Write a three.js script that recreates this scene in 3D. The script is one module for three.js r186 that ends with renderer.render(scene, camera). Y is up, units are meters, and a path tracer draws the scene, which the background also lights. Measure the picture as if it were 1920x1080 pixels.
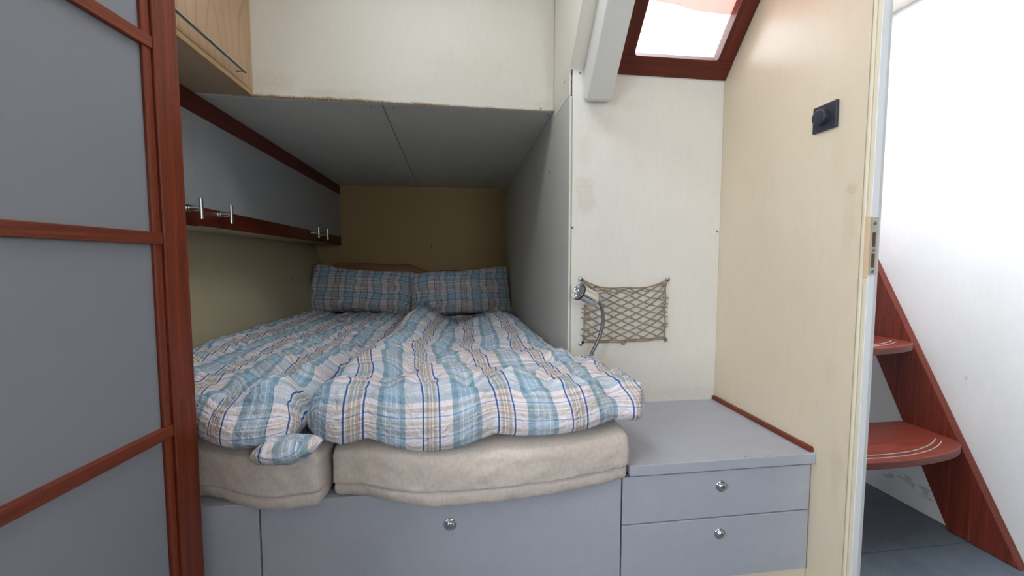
import * as THREE from 'three';
import { ImprovedNoise } from 'three/addons/math/ImprovedNoise.js';
import { RoundedBoxGeometry } from 'three/addons/geometries/RoundedBoxGeometry.js';
import { mergeGeometries, mergeVertices } from 'three/addons/utils/BufferGeometryUtils.js';
import { RectAreaLightUniformsLib } from 'three/addons/lights/RectAreaLightUniformsLib.js';

// ------------------------------------------------------------------ camera, sky, exposure
const scene = new THREE.Scene();
const camera = new THREE.PerspectiveCamera(2 * Math.atan(540 / 765) * 180 / Math.PI, 16 / 9, 0.05, 100);
camera.position.set(0, 1.3, 0);
camera.rotation.order = 'YXZ';
camera.rotation.y = -7.43 * Math.PI / 180;
camera.rotation.x = -3.75 * Math.PI / 180;
scene.add(camera);
scene.background = new THREE.Color().setRGB(0.9, 0.955, 1.03);     // even overcast sky
scene.backgroundIntensity = 5;
const renderer = new THREE.WebGLRenderer({ antialias: true });
renderer.toneMapping = THREE.LinearToneMapping;
renderer.toneMappingExposure = 1.34;
renderer.shadowMap.enabled = true;
RectAreaLightUniformsLib.init();

// roof hatch, companionway and side window: openings (x, y, z ranges) through which the sky lights the cabin
const HX0 = -0.45, HX1 = 0.18, HZ0 = -1.24, HZ1 = -0.9, CX0 = 1.4, CX1 = 2.25, CZ0 = -2.2, CZ1 = -0.7;
const SZ0 = -0.1, SZ1 = 0.96, SY0 = 0.95, SY1 = 2.4, ROOF = 2.65, RX0 = 0.4, RX1 = 0.95, RY0 = 1.3, RY1 = 1.95;
function skyLight(name, w, h, at, towards) {                           // soft sky light standing in an opening
  const l = new THREE.RectAreaLight(scene.background, 4.2, w, h); l.name = name;
  l.position.set(...at); l.lookAt(...towards); scene.add(l);
}
skyLight('hatch_sky', HX1 - HX0, HZ1 - HZ0, [(HX0 + HX1) / 2, ROOF + 0.06, (HZ0 + HZ1) / 2], [(HX0 + HX1) / 2, 0, (HZ0 + HZ1) / 2]);
skyLight('companionway_sky', CX1 - CX0, CZ1 - CZ0, [(CX0 + CX1) / 2, ROOF + 0.06, (CZ0 + CZ1) / 2], [(CX0 + CX1) / 2, 0, (CZ0 + CZ1) / 2]);
skyLight('rear_window_sky', RX1 - RX0, RY1 - RY0, [(RX0 + RX1) / 2, (RY0 + RY1) / 2, 1.07], [(RX0 + RX1) / 2, (RY0 + RY1) / 2, 0]);
skyLight('side_window_sky', SZ1 - SZ0, SY1 - SY0, [-1.47, (SY0 + SY1) / 2, (SZ0 + SZ1) / 2], [0, (SY0 + SY1) / 2, (SZ0 + SZ1) / 2]);

// ------------------------------------------------------------------ helpers
const noise3 = new ImprovedNoise();
const N = (x, y, z = 0) => noise3.noise(x + 31.7, y + 17.3, z + 5.1);
const fbm = (x, y, z = 0) => N(x, y, z) * 0.55 + N(x * 2.1, y * 2.1, z + 7) * 0.3 + N(x * 4.3, y * 4.3, z + 13) * 0.15;
const clamp = (x, a = 0, b = 1) => Math.min(b, Math.max(a, x));
const sst = (a, b, x) => { const t = clamp((x - a) / (b - a)); return t * t * (3 - 2 * t); };
const lerp = (a, b, t) => a + (b - a) * t;
let seed = 12345;
const rnd = () => { seed = (seed * 1664525 + 1013904223) >>> 0; return seed / 4294967296; };
function pieces(xs, ys) {                                            // smooth curve through points
  return (x) => {
    if (x <= xs[0]) return ys[0];
    for (let i = 1; i < xs.length; i++) if (x <= xs[i]) return lerp(ys[i - 1], ys[i], sst(xs[i - 1], xs[i], x));
    return ys[ys.length - 1];
  };
}
const taken = new Map();
function numbered(name) { const n = taken.get(name) ?? 0; taken.set(name, n + 1); return n ? `${name}_${String(n).padStart(3, '0')}` : name; }
function thing(name, label, category, [x, y, z] = [0, 0, 0], group) {
  const o = new THREE.Group(); o.name = numbered(name); o.position.set(x, y, z);
  o.userData = { label, category }; if (group) o.userData.group = group;
  scene.add(o); return o;
}
function structure(name, label, [x, y, z] = [0, 0, 0]) {
  const o = new THREE.Group(); o.name = name; o.position.set(x, y, z);
  o.userData = { label, category: name.split('_')[0], kind: 'structure' };
  scene.add(o); return o;
}
const V = new THREE.Vector3();
function originOf(o) { const v = new THREE.Vector3(); for (let p = o; p && p !== scene; p = p.parent) v.add(p.position); return v; }
// geometry is given in room coordinates and moved into its parent's own axes
function part(parent, name, geo, mat, label) {
  const v = originOf(parent); geo.translate(-v.x, -v.y, -v.z);
  const m = new THREE.Mesh(geo, mat); m.name = name; m.castShadow = m.receiveShadow = true;
  if (label) m.userData.label = label;
  parent.add(m); return m;
}
function place(parent, name, geo, mat, [x, y, z], rot) {              // shared geometry put down at a room position
  const v = originOf(parent), m = new THREE.Mesh(geo, mat); m.name = name; m.castShadow = m.receiveShadow = true;
  m.position.set(x - v.x, y - v.y, z - v.z); if (rot) m.rotation.set(...rot);
  parent.add(m); return m;
}
// uv in metres from position; grain (v) runs along the given axis
function uvBy(geo, along = 'y') {
  const g = geo.index ? geo.toNonIndexed() : geo; if (!g.attributes.normal) g.computeVertexNormals();
  const p = g.attributes.position, n = g.attributes.normal, uv = new Float32Array(p.count * 2), ax = ['x', 'y', 'z'];
  for (let i = 0; i < p.count; i += 3) {
    let s = [0, 0, 0];
    for (let k = 0; k < 3; k++) { s[0] += n.getX(i + k); s[1] += n.getY(i + k); s[2] += n.getZ(i + k); }
    s = s.map(Math.abs);
    const d = s.indexOf(Math.max(...s)), rest = [0, 1, 2].filter((a) => a !== d);
    let va = ax.indexOf(along); if (va === d) va = rest[1];
    const ua = rest.find((a) => a !== va);
    for (let k = 0; k < 3; k++) { uv[(i + k) * 2] = p.getComponent(i + k, ua); uv[(i + k) * 2 + 1] = p.getComponent(i + k, va); }
  }
  g.setAttribute('uv', new THREE.BufferAttribute(uv, 2)); return g;
}
function bx(x0, x1, y0, y1, z0, z1, r = 0, along = 'y') {
  const w = Math.abs(x1 - x0), h = Math.abs(y1 - y0), d = Math.abs(z1 - z0);
  const rr = Math.min(r, w * 0.49, h * 0.49, d * 0.49);
  const g = rr > 0 ? new RoundedBoxGeometry(w, h, d, 2, rr) : new THREE.BoxGeometry(w, h, d);
  g.translate((x0 + x1) / 2, (y0 + y1) / 2, (z0 + z1) / 2);
  return uvBy(g, along);
}
// polygon [[a,b],...] in a plane, extruded: axis 'x': (a,b)=(z,y); 'y': (x,z); 'z': (x,y)
function prism(pts, axis, c0, c1, along = 'y', bevel = 0) {
  const sh = new THREE.Shape(); pts.forEach(([a, b], i) => (i ? sh.lineTo(a, b) : sh.moveTo(a, b)));
  const g = new THREE.ExtrudeGeometry(sh, { depth: Math.abs(c1 - c0) - 2 * bevel, bevelEnabled: bevel > 0, bevelThickness: bevel, bevelSize: bevel, bevelOffset: -bevel, bevelSegments: 2, curveSegments: 24 });
  g.translate(0, 0, bevel);
  return uvBy(toAxis(g, axis, Math.min(c0, c1)), along);
}
function toAxis(g, axis, c) {
  const p = g.attributes.position;
  for (let i = 0; i < p.count; i++) {
    const a = p.getX(i), b = p.getY(i), d = p.getZ(i) + c;
    if (axis === 'x') p.setXYZ(i, d, b, a); else if (axis === 'y') p.setXYZ(i, a, d, b); else p.setXYZ(i, a, b, d);
  }
  if (axis !== 'z') {                                                  // the swap mirrors: turn the faces
    const q = g.index ? null : g;
    for (const name of Object.keys(q.attributes)) {
      const t = q.attributes[name], s = t.itemSize;
      for (let i = 0; i < t.count; i += 3) for (let k = 0; k < s; k++) { const u = t.array[(i + 1) * s + k]; t.array[(i + 1) * s + k] = t.array[(i + 2) * s + k]; t.array[(i + 2) * s + k] = u; }
    }
  }
  g.deleteAttribute('normal'); g.computeVertexNormals(); return g;
}
function tube(points, r, seg = 40, sides = 10, closed = false) {
  return new THREE.TubeGeometry(new THREE.CatmullRomCurve3(points.map((p) => new THREE.Vector3(...p)), closed), seg, r, sides, closed);
}
function rod(a, b, r, sides = 12, r2 = r) {
  const A = new THREE.Vector3(...a), B = new THREE.Vector3(...b), L = A.distanceTo(B);
  const g = new THREE.CylinderGeometry(r2, r, L, sides);
  g.applyQuaternion(new THREE.Quaternion().setFromUnitVectors(new THREE.Vector3(0, 1, 0), B.clone().sub(A).normalize()));
  g.translate((A.x + B.x) / 2, (A.y + B.y) / 2, (A.z + B.z) / 2); return g;
}
function lathe(profile, seg = 32) { return new THREE.LatheGeometry(profile.map(([r, y]) => new THREE.Vector2(r, y)), seg); }
function smooth(g) {                                                   // averaged normals across split vertices, uv kept
  const p = g.attributes.position, m = new Map(), key = (i) => `${Math.round(p.getX(i) * 2e4)},${Math.round(p.getY(i) * 2e4)},${Math.round(p.getZ(i) * 2e4)}`;
  g.computeVertexNormals(); const n = g.attributes.normal;
  for (let i = 0; i < p.count; i++) { const k = key(i), v = m.get(k) ?? [0, 0, 0]; v[0] += n.getX(i); v[1] += n.getY(i); v[2] += n.getZ(i); m.set(k, v); }
  for (let i = 0; i < p.count; i++) { const v = m.get(key(i)), l = Math.hypot(...v) || 1; n.setXYZ(i, v[0] / l, v[1] / l, v[2] / l); }
  return g;
}
const merge = (list) => mergeGeometries(list.map((g) => { const h = g.index ? g.toNonIndexed() : g; for (const k of Object.keys(h.attributes)) if (!['position', 'normal', 'uv'].includes(k)) h.deleteAttribute(k); return h; }));

// ------------------------------------------------------------------ textures
function texture(w, h, fn, { srgb = true, rw = 1, rh = 1, ox = 0, oy = 0, wrap = THREE.RepeatWrapping } = {}) {
  const d = new Uint8Array(w * h * 4);
  for (let y = 0; y < h; y++) for (let x = 0; x < w; x++) {
    const c = fn((x + 0.5) / w, (y + 0.5) / h), i = (y * w + x) * 4;
    if (typeof c === 'number') d[i] = d[i + 1] = d[i + 2] = clamp(c) * 255; else for (let k = 0; k < 3; k++) d[i + k] = clamp(c[k]) * 255;
    d[i + 3] = 255;
  }
  const t = new THREE.DataTexture(d, w, h); t.wrapS = t.wrapT = wrap; t.magFilter = THREE.LinearFilter; t.minFilter = THREE.LinearMipmapLinearFilter; t.generateMipmaps = true;
  if (srgb) t.colorSpace = THREE.SRGBColorSpace;
  t.repeat.set(1 / rw, 1 / rh); t.offset.set(-ox / rw, -oy / rh); t.needsUpdate = true; return t;
}
const mix3 = (a, b, t) => [lerp(a[0], b[0], t), lerp(a[1], b[1], t), lerp(a[2], b[2], t)];
const rgb = (r, g, b) => [r / 255, g / 255, b / 255];
// painted panel: faint mottling, plus stains [x, y, rx, ry, strength, tint] at their places (metres)
function paint(base, x0, x1, y0, y1, stains = [], extra) {
  const w = x1 - x0, h = y1 - y0, W = 512, H = Math.min(1024, Math.round(512 * h / w / 32) * 32 || 512);
  return texture(W, H, (u, v) => {
    const x = x0 + u * w, y = y0 + v * h;
    let c = base.map((k) => k * (1 + 0.02 * fbm(x * 5, y * 4, 1) + 0.008 * N(x * 60, y * 14, 3) + 0.012 * N(x * 170, y * 170, 4)));
    for (const [sx, sy, rx, ry, s, tint] of stains) {
      const d = Math.hypot((x - sx) / rx, (y - sy) / ry) + 0.7 * fbm(x * 22, y * 22, sx * 9);
      if (d < 1) c = mix3(c, tint, 0.6 * s * sst(1, 0.35, d) * (0.65 + 0.5 * N(x * 90, y * 90, 8)));
    }
    return extra ? extra(c, x, y) : c;
  }, { rw: w, rh: h, ox: x0, oy: y0 });
}
function wood(light, dark, scale = 1, lines = 1) {                      // grain along v; 0.25 m x 1 m
  return texture(512, 1024, (u, v) => {
    const x = u * 0.25 * scale, y = v * scale, wv = 0.006 * N(x * 9, y * 3, 2) + 0.004 * N(x * 30, y * 5, 3);
    const edge = Math.min(u, 1 - u) * 8 < 1 ? 0 : 0;
    const a = 0.5 + 0.5 * Math.sin((x + wv) * 420 + 3 * N(x * 14, y * 1.5, 4)), b = N(x * 420, y * 5, 6), c = N(x * 60, y * 1.2, 9), f = N(x * 900, y * 26, 11);
    const t = clamp(0.42 + lines * 0.16 * (a - 0.5) + 0.32 * b + 0.34 * c - (f > 0.35 ? 0.22 : 0) + edge);
    return mix3(dark, light, t);
  }, { rw: 0.25, rh: 1 });
}
const tanStain = rgb(176, 150, 112), brown = rgb(96, 70, 42);
const creamRGB = rgb(230, 226, 213);
const tPlain = paint(creamRGB, 0, 1.6, 0, 1.6);
const tBulk = paint(rgb(219, 216, 203), -0.8, 0.42, 1.9, 2.7,
  [[-0.72, 1.99, 0.12, 0.06, 0.35, tanStain], [-0.5, 1.96, 0.18, 0.03, 0.3, tanStain], [0.05, 2.1, 0.2, 0.1, 0.12, tanStain], [0.39, 2.15, 0.03, 0.2, 0.2, tanStain], [0.36, 1.96, 0.06, 0.03, 0.25, tanStain]],
  (c, x, y) => {                                                        // grimy lower edge, thicker on the left
    const reach = lerp(0.016, 0.006, sst(-0.5, 0.3, x)) * (1 + 0.5 * N(x * 24, 3.3, 2)) + 0.004 * Math.max(0, N(x * 190, 7, 4));
    return y < 1.938 + reach ? mix3(c, brown, clamp((0.75 + 0.5 * N(x * 160, y * 160, 5)) * sst(1.938 + reach, 1.938, y) * lerp(1.3, 0.7, sst(-0.4, 0.3, x)))) : c;
  });
const tPanel = paint(rgb(236, 234, 226), 0.4, 1.04, 0.7, 2.02,
  [[0.475, 1.55, 0.05, 0.09, 0.3, tanStain], [0.52, 1.82, 0.09, 0.07, 0.16, tanStain], [0.55, 0.9, 0.06, 0.06, 0.2, tanStain], [0.5, 0.93, 0.02, 0.09, 0.25, tanStain], [0.62, 1.89, 0.1, 0.03, 0.2, rgb(214, 190, 160)], [0.9, 0.78, 0.25, 0.03, 0.15, tanStain], [0.47, 1.7, 0.04, 0.1, 0.14, tanStain]]);
const tRight = paint(rgb(222, 209, 184), -1.52, -0.88, 0, 2.7,
  [[-0.955, 1.49, 0.018, 0.02, 0.4, tanStain], [-0.96, 1.4, 0.03, 0.1, 0.25, tanStain], [-1.0, 1.58, 0.03, 0.12, 0.12, tanStain], [-0.99, 0.99, 0.03, 0.05, 0.2, rgb(170, 160, 140)], [-1.16, 1.3, 0.18, 0.2, 0.1, rgb(176, 166, 142)], [-0.96, 0.72, 0.02, 0.12, 0.22, tanStain], [-1.3, 1.55, 0.1, 0.25, 0.1, tanStain]]);
const scuff = rgb(120, 116, 110);
const tPassage = paint(rgb(237, 239, 241), -3.3, -0.9, 0, 2.65,
  [[-1.93, 0.10, 0.03, 0.012, 0.9, scuff], [-1.90, 0.115, 0.02, 0.02, 0.8, scuff], [-1.86, 0.13, 0.018, 0.008, 1, scuff], [-1.82, 0.14, 0.035, 0.03, 0.7, scuff], [-1.79, 0.12, 0.012, 0.03, 0.9, scuff], [-1.74, 0.13, 0.04, 0.012, 0.9, scuff], [-1.73, 0.11, 0.02, 0.02, 0.8, scuff], [-1.72, 0.09, 0.03, 0.006, 1, scuff], [-1.60, 0.75, 0.008, 0.02, 0.6, scuff]]);
const tMahogany = wood(rgb(156, 70, 34), rgb(88, 31, 13));
const tRedwood = wood(rgb(150, 68, 50), rgb(90, 34, 24));
const tMaple = texture(512, 1024, (u, v) => {                            // 0.5 m x 0.8 m, cathedral figure
  const x = u * 0.5, y = v * 0.8, cx = 0.2 + 0.03 * N(y * 3, 1, 1), r = Math.abs(x - cx) * (1 + 0.3 * N(x * 5, y * 4, 3)) + 0.18 * (y - 0.2) * Math.exp(-Math.pow((x - cx) / 0.12, 2)) + 0.02 * N(x * 6, y * 3, 2);
  const l = Math.pow(0.5 + 0.5 * Math.sin(r * 120), 14), f = N(x * 320, y * 9, 5), g = fbm(x * 6, y * 3, 7);
  return mix3(rgb(196, 164, 132), rgb(150, 112, 82), clamp(0.28 * l + 0.14 * f + 0.22 * g + 0.22));
}, { rw: 0.5, rh: 0.8, oy: 1.9 });
const tMapleEdge = wood(rgb(206, 172, 130), rgb(178, 140, 100), 1, 0.6);
const tGrey = texture(256, 256, (u, v) => { const a = 0.98 + 0.03 * fbm(u * 9, v * 9, 2) + 0.02 * N(u * 90, v * 90, 4); return rgb(184 * a, 188 * a, 199 * a); }, { rw: 0.6, rh: 0.6 });
const tFloor = texture(512, 512, (u, v) => { const a = 0.9 + 0.14 * fbm(u * 8, v * 8, 2) + 0.1 * N(u * 120, v * 120, 4); return rgb(96 * a, 106 * a, 116 * a); }, { rw: 0.8, rh: 0.8 });
const bFine = texture(256, 256, (u, v) => 0.5 + 0.3 * N(u * 40, v * 40, 2) + 0.2 * N(u * 110, v * 110, 5), { srgb: false, rw: 0.12, rh: 0.12 });
const weaveH = (u, v) => 0.5 + 0.25 * Math.sin(u * Math.PI * 2 * 64) * Math.cos(v * Math.PI * 2 * 64) + 0.25 * N(u * 60, v * 40, 2);
const tLinen = texture(512, 512, (u, v) => { const a = 0.95 + 0.04 * N(u * 128, v * 6, 2) + 0.03 * N(u * 5, v * 128, 4) + 0.04 * N(u * 14, v * 14, 7); return rgb(232 * a, 219 * a, 208 * a); }, { rw: 0.16, rh: 0.16 });
const bWeave = texture(512, 512, weaveH, { srgb: false, rw: 0.1, rh: 0.1 });
const bCloth = texture(512, 512, (u, v) => clamp(0.62 - 0.5 * Math.abs(fbm(u * 7 + 0.6 * N(u * 5, v * 5, 1), v * 9, 2)) * 1.6 + 0.2 * fbm(u * 16, v * 14, 5) + 0.06 * N(u * 60, v * 60, 6)), { srgb: false, rw: 0.34, rh: 0.34 });
// plaid: one repeat, stripes along v (lengthwise) crossed by paler stripes
const plaidWhite = rgb(246, 241, 245), plaidTeal = rgb(146, 180, 200), plaidBlue = rgb(52, 92, 165), plaidTan = rgb(192, 182, 173), plaidSky = rgb(182, 208, 228);
function stripe(p, cross) {
  const near = (c, w) => Math.abs(p - c) < w / 2;
  if (near(0.03, cross ? 0.014 : 0.022) || near(0.25, cross ? 0.014 : 0.022)) return cross ? rgb(104, 146, 200) : plaidBlue;
  if (p > 0.06 && p < 0.22) { if (near(0.095, 0.036) || near(0.185, 0.036) || near(0.14, 0.016)) return plaidTan; return near(0.118, 0.012) || near(0.162, 0.012) ? rgb(250, 247, 248) : rgb(222, 212, 206); }
  if (p > 0.42 && p < 0.8) {
    if (p < 0.5 || p > 0.73) return plaidTeal;
    if (near(0.545, 0.012) || near(0.685, 0.012) || near(0.615, 0.008)) return rgb(240, 246, 250);
    return plaidSky;
  }
  if (cross && (near(0.33, 0.05) || near(0.9, 0.05))) return plaidTan;
  return plaidWhite;
}
const plaidTex = (rw, rh, kw = 0.3) => texture(1024, 1024, (u, v) => {
  const a = stripe(u, false), b = stripe(v, true), n = 0.97 + 0.05 * N(u * 200, v * 20, 3) + 0.04 * N(u * 20, v * 200, 4), dark = a === plaidBlue;
  const k = dark ? kw * 0.4 : kw, m = mix3(a, b, k), q = [a[0] * b[0], a[1] * b[1], a[2] * b[2]].map((z) => Math.min(1, z * 1.06));
  return mix3(m, q, dark ? 0.1 : 0.25).map((z) => z * n);
}, { rw, rh });
const tPlaid = plaidTex(0.19, 0.2), tPlaidPillow = plaidTex(0.2, 0.17, 0.46);

// ------------------------------------------------------------------ materials
const std = (o) => new THREE.MeshStandardMaterial(o), phys = (o) => new THREE.MeshPhysicalMaterial(o);
const M = {
  plain: std({ map: tPlain, roughness: 0.5, bumpMap: bFine, bumpScale: 0.0002 }),
  bulk: std({ map: tBulk, roughness: 0.5, bumpMap: bFine, bumpScale: 0.0002 }),
  panel: std({ map: tPanel, roughness: 0.48, bumpMap: bFine, bumpScale: 0.0002 }),
  right: std({ map: tRight, roughness: 0.31, bumpMap: bFine, bumpScale: 0.0002 }),
  cream: std({ color: '#e2d9c0', roughness: 0.45 }),
  alcove: std({ map: tPlain, color: '#e8ebf0', roughness: 0.6, bumpMap: bFine, bumpScale: 0.0003 }),
  ochre: std({ color: '#a88f60', roughness: 0.6, bumpMap: bFine, bumpScale: 0.0003 }),
  hull: std({ color: '#bfb396', roughness: 0.6, bumpMap: bFine, bumpScale: 0.0003 }),
  white: std({ color: '#eef0f2', roughness: 0.45, bumpMap: bFine, bumpScale: 0.0002 }),
  beam: std({ color: '#dcdcd6', roughness: 0.5, bumpMap: bFine, bumpScale: 0.0003 }),
  mahogany: std({ map: tMahogany, roughness: 0.42 }),
  darkwood: std({ map: tMahogany, color: '#c89a8c', roughness: 0.45 }),
  redwood: std({ map: tRedwood, roughness: 0.4 }),
  maple: std({ map: tMaple, roughness: 0.45 }),
  mapleEdge: std({ map: tMapleEdge, roughness: 0.5 }),
  grey: std({ map: tGrey, roughness: 0.5, bumpMap: bFine, bumpScale: 0.0002 }),
  greyPanel: std({ color: '#878a92', roughness: 0.38, bumpMap: bFine, bumpScale: 0.0001 }),
  lockerPanel: std({ color: '#a3a6ab', roughness: 0.36 }),
  floor: std({ map: tFloor, roughness: 0.55 }),
  gap: std({ color: '#15130f', roughness: 0.9 }),
  chrome: std({ color: '#e4e6ea', metalness: 1, roughness: 0.08 }),
  satin: std({ color: '#c2c2bd', metalness: 1, roughness: 0.3 }),
  steel: std({ color: '#cfd0cc', metalness: 1, roughness: 0.25 }),
  screw: std({ color: '#8d8a82', metalness: 1, roughness: 0.4 }),
  black: std({ color: '#12141a', roughness: 0.45 }),
  switch: std({ color: '#2b2e3b', roughness: 0.4 }),
  rope: std({ color: '#9a8b79', roughness: 0.9 }),
  linen: std({ map: tLinen, roughness: 0.95, bumpMap: bWeave, bumpScale: 0.0006 }),
  bolster: std({ map: tLinen, color: '#b99a7a', roughness: 0.95, bumpMap: bWeave, bumpScale: 0.0006 }),
  plaid: std({ map: tPlaid, roughness: 0.92, bumpMap: bCloth, bumpScale: 0.012 }),
  plaidPillow: std({ map: tPlaidPillow, roughness: 0.92, bumpMap: bCloth, bumpScale: 0.012 }),
  glass: phys({ color: '#ffffff', roughness: 0.02, transmission: 1, thickness: 0, ior: 1.45 }),
  neck: std({ color: '#8e9194', metalness: 0.9, roughness: 0.38 }),
  plate: std({ color: '#d8d4c8', metalness: 0.55, roughness: 0.35 }),
  rear: std({ color: '#96928a', roughness: 0.6 }),
  passage: std({ map: tPassage, roughness: 0.45, bumpMap: bFine, bumpScale: 0.0002 }),
  lens: std({ color: '#b9bcc0', roughness: 0.15, metalness: 0.6 }),
  hood: phys({ color: '#e09a90', roughness: 1, transmission: 0.5, thickness: 0 }),
  bare: std({ color: '#d9bd98', roughness: 0.7 }),
  grip: std({ color: '#98928a', roughness: 0.8 }),
};

// ------------------------------------------------------------------ the setting
const XL = -0.99, XR = 0.41, ZB = -3.655, YC = 1.94, XW = 1.0216, ZP = -1.5, ZF = -1.035;
const screwGeo = (() => { const g = lathe([[0, 0.0022], [0.0028, 0.002], [0.0042, 0.0008], [0.0046, 0]], 14); return g; })();
const FACE_Z = [Math.PI / 2, 0, 0], FACE_LEFT = [0, 0, Math.PI / 2], FACE_DOWN = [Math.PI, 0, 0];

const floor = structure('floor', 'grey painted floor of the cabin and passage', [0, 0, 0]);
part(floor, 'floor_board', bx(-1.45, 1.2, -0.04, 0, -3.7, 1.05, 0, 'x'), M.floor);
part(floor, 'floor_board', bx(1.202, 2.42, -0.04, 0, -1.52, 1.05, 0.002, 'x'), M.floor);
part(floor, 'floor_board', bx(1.202, 2.42, -0.04, 0, -3.3, -1.523, 0.002, 'x'), M.floor);

const wb = structure('wall_back', 'dark yellowish panel at the head of the berth', [0, 0.6, ZB]);
part(wb, 'panel', bx(-1.45, 0.45, 0.0, 2.1, ZB - 0.03, ZB), M.ochre);
part(wb, 'hook', bx(-0.238, -0.232, 1.425, 1.452, ZB, ZB + 0.008, 0.002), M.black);
place(wb, 'screw', screwGeo, M.screw, [-0.235, 1.44, ZB + 0.008], FACE_Z);

const wl = structure('wall_left', 'cream hull lining sloping outwards beside the berth', [-1.1, 0.6, -2.4]);
{ const h = prism([[-1.21, 1.47], [-0.985, 0.66], [-1.025, 0.66], [-1.25, 1.47]], 'z', ZB, -1.1); part(wl, 'panel', h, M.hull); }
place(wl, 'screw', screwGeo, M.black, [-1.129, 1.178, -2.95], [0, 0, -1.2]);
const wh = structure('wall_hull', 'cream hull side behind the lockers and wardrobe', [-1.43, 0, -1.5]);
for (const [a, b, c, d] of [[0, ROOF, -3.7, SZ0], [0, ROOF, SZ1, 1.05], [0, SY0, SZ0, SZ1], [SY1, ROOF, SZ0, SZ1]]) part(wh, 'panel', bx(-1.45, -1.41, a, b, c, d), M.plain);
const w2 = structure('window_2', 'side window of the deckhouse in a mahogany frame', [-1.43, SY0, 0.3]);
for (const [a, b, c, d] of [[SY0 - 0.03, SY0 + 0.03, SZ0 - 0.03, SZ1 + 0.03], [SY1 - 0.03, SY1 + 0.03, SZ0 - 0.03, SZ1 + 0.03], [SY0 + 0.03, SY1 - 0.03, SZ0 - 0.03, SZ0 + 0.03], [SY0 + 0.03, SY1 - 0.03, SZ1 - 0.03, SZ1 + 0.03]]) part(w2, 'frame_rail', bx(-1.455, -1.4, a, b, c, d, 0.003), M.darkwood);
part(w2, 'pane', bx(-1.433, -1.429, SY0 + 0.03, SY1 - 0.03, SZ0 + 0.03, SZ1 - 0.03), M.glass);

const ws = structure('wall_side', 'greyish white side panel between berth and net panel', [XR, 0.6, -2.5]);
part(ws, 'panel', prism([[ZB, 0], [-1.506, 0], [-1.506, 1.908], [-1.791, 1.910], [-1.791, 1.9395], [ZB, 1.9395]], 'x', XR, XR + 0.02), M.alcove);
part(ws, 'edge_strip', bx(XR - 0.0004, XR + 0.007, 0.72, 1.905, -1.507, -1.499, 0.001), M.plain);
const slopeY = (z) => 1.998 + 1.09 * (z + 1.503), slopeZ = (y) => -1.503 + (y - 1.998) / 1.09;
part(ws, 'upper_panel', prism([[-1.79, 1.912], [-1.512, 1.912], [-1.508, 1.99], [slopeZ(ROOF), ROOF], [-1.79, ROOF]], 'x', XR, XR + 0.006), M.plain);
place(ws, 'screw', screwGeo, M.screw, [XR, 1.99, -1.584], FACE_LEFT);
place(ws, 'screw', screwGeo, M.screw, [XR, 1.70, -1.83], FACE_LEFT);
part(ws, 'filler', bx(XR + 0.022, XR + 0.03, 0.5, 2.1, -3.7, -1.52), M.gap);

const wu = structure('wall_front', 'cream upper bulkhead panel above the berth opening', [-0.2, YC, -1.76]);
part(wu, 'panel', bx(-0.86, 0.4085, 1.938, ROOF, -1.772, -1.75, 0.002), M.bulk);
place(wu, 'screw', screwGeo, M.steel, [-0.182, 1.951, -1.75], FACE_Z);
place(wu, 'screw', screwGeo, M.screw, [0.352, 1.948, -1.75], FACE_Z);
part(wu, 'deck_edge', bx(-1.45, -0.862, 1.95, ROOF, -1.79, -1.755), M.plain);

const ca = structure('ceiling', 'low grey ceiling of two panels over the berth', [-0.3, YC, -2.7]);
part(ca, 'ceiling_panel', prism([[-1.3, -1.756], [-0.3065, -1.756], [-0.3475, ZB], [-1.3, ZB]], 'y', YC, YC + 0.012, 'z', 0.001), M.alcove);
part(ca, 'ceiling_panel', prism([[-0.3025, -1.756], [XR, -1.756], [XR, ZB], [-0.3435, ZB]], 'y', YC, YC + 0.012, 'z', 0.001), M.alcove);
part(ca, 'backing', bx(-1.42, 0.44, YC + 0.0125, YC + 0.03, ZB - 0.03, -1.776), M.gap);
for (const x of [-0.358, -0.266, 0.392]) place(ca, 'screw', screwGeo, M.screw, [x, YC, -1.80], FACE_DOWN);

const wn = structure('wall_net', 'cream panel with the cord net, beside the berth', [0.72, 0.72, ZP]);
wn.name = 'wall_centre';
part(wn, 'panel', bx(0.4215, XW, 0.70, 2.002, ZP - 0.018, ZP, 0.002), M.panel);
for (const [x, y] of [[0.448, 1.989], [0.424, 1.426], [1.011, 1.417]]) place(wn, 'screw', screwGeo, M.screw, [x, y, ZP], FACE_Z);
part(wn, 'backing', bx(0.445, 1.06, 0, 1.99, -1.56, -1.53), M.gap);

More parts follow.
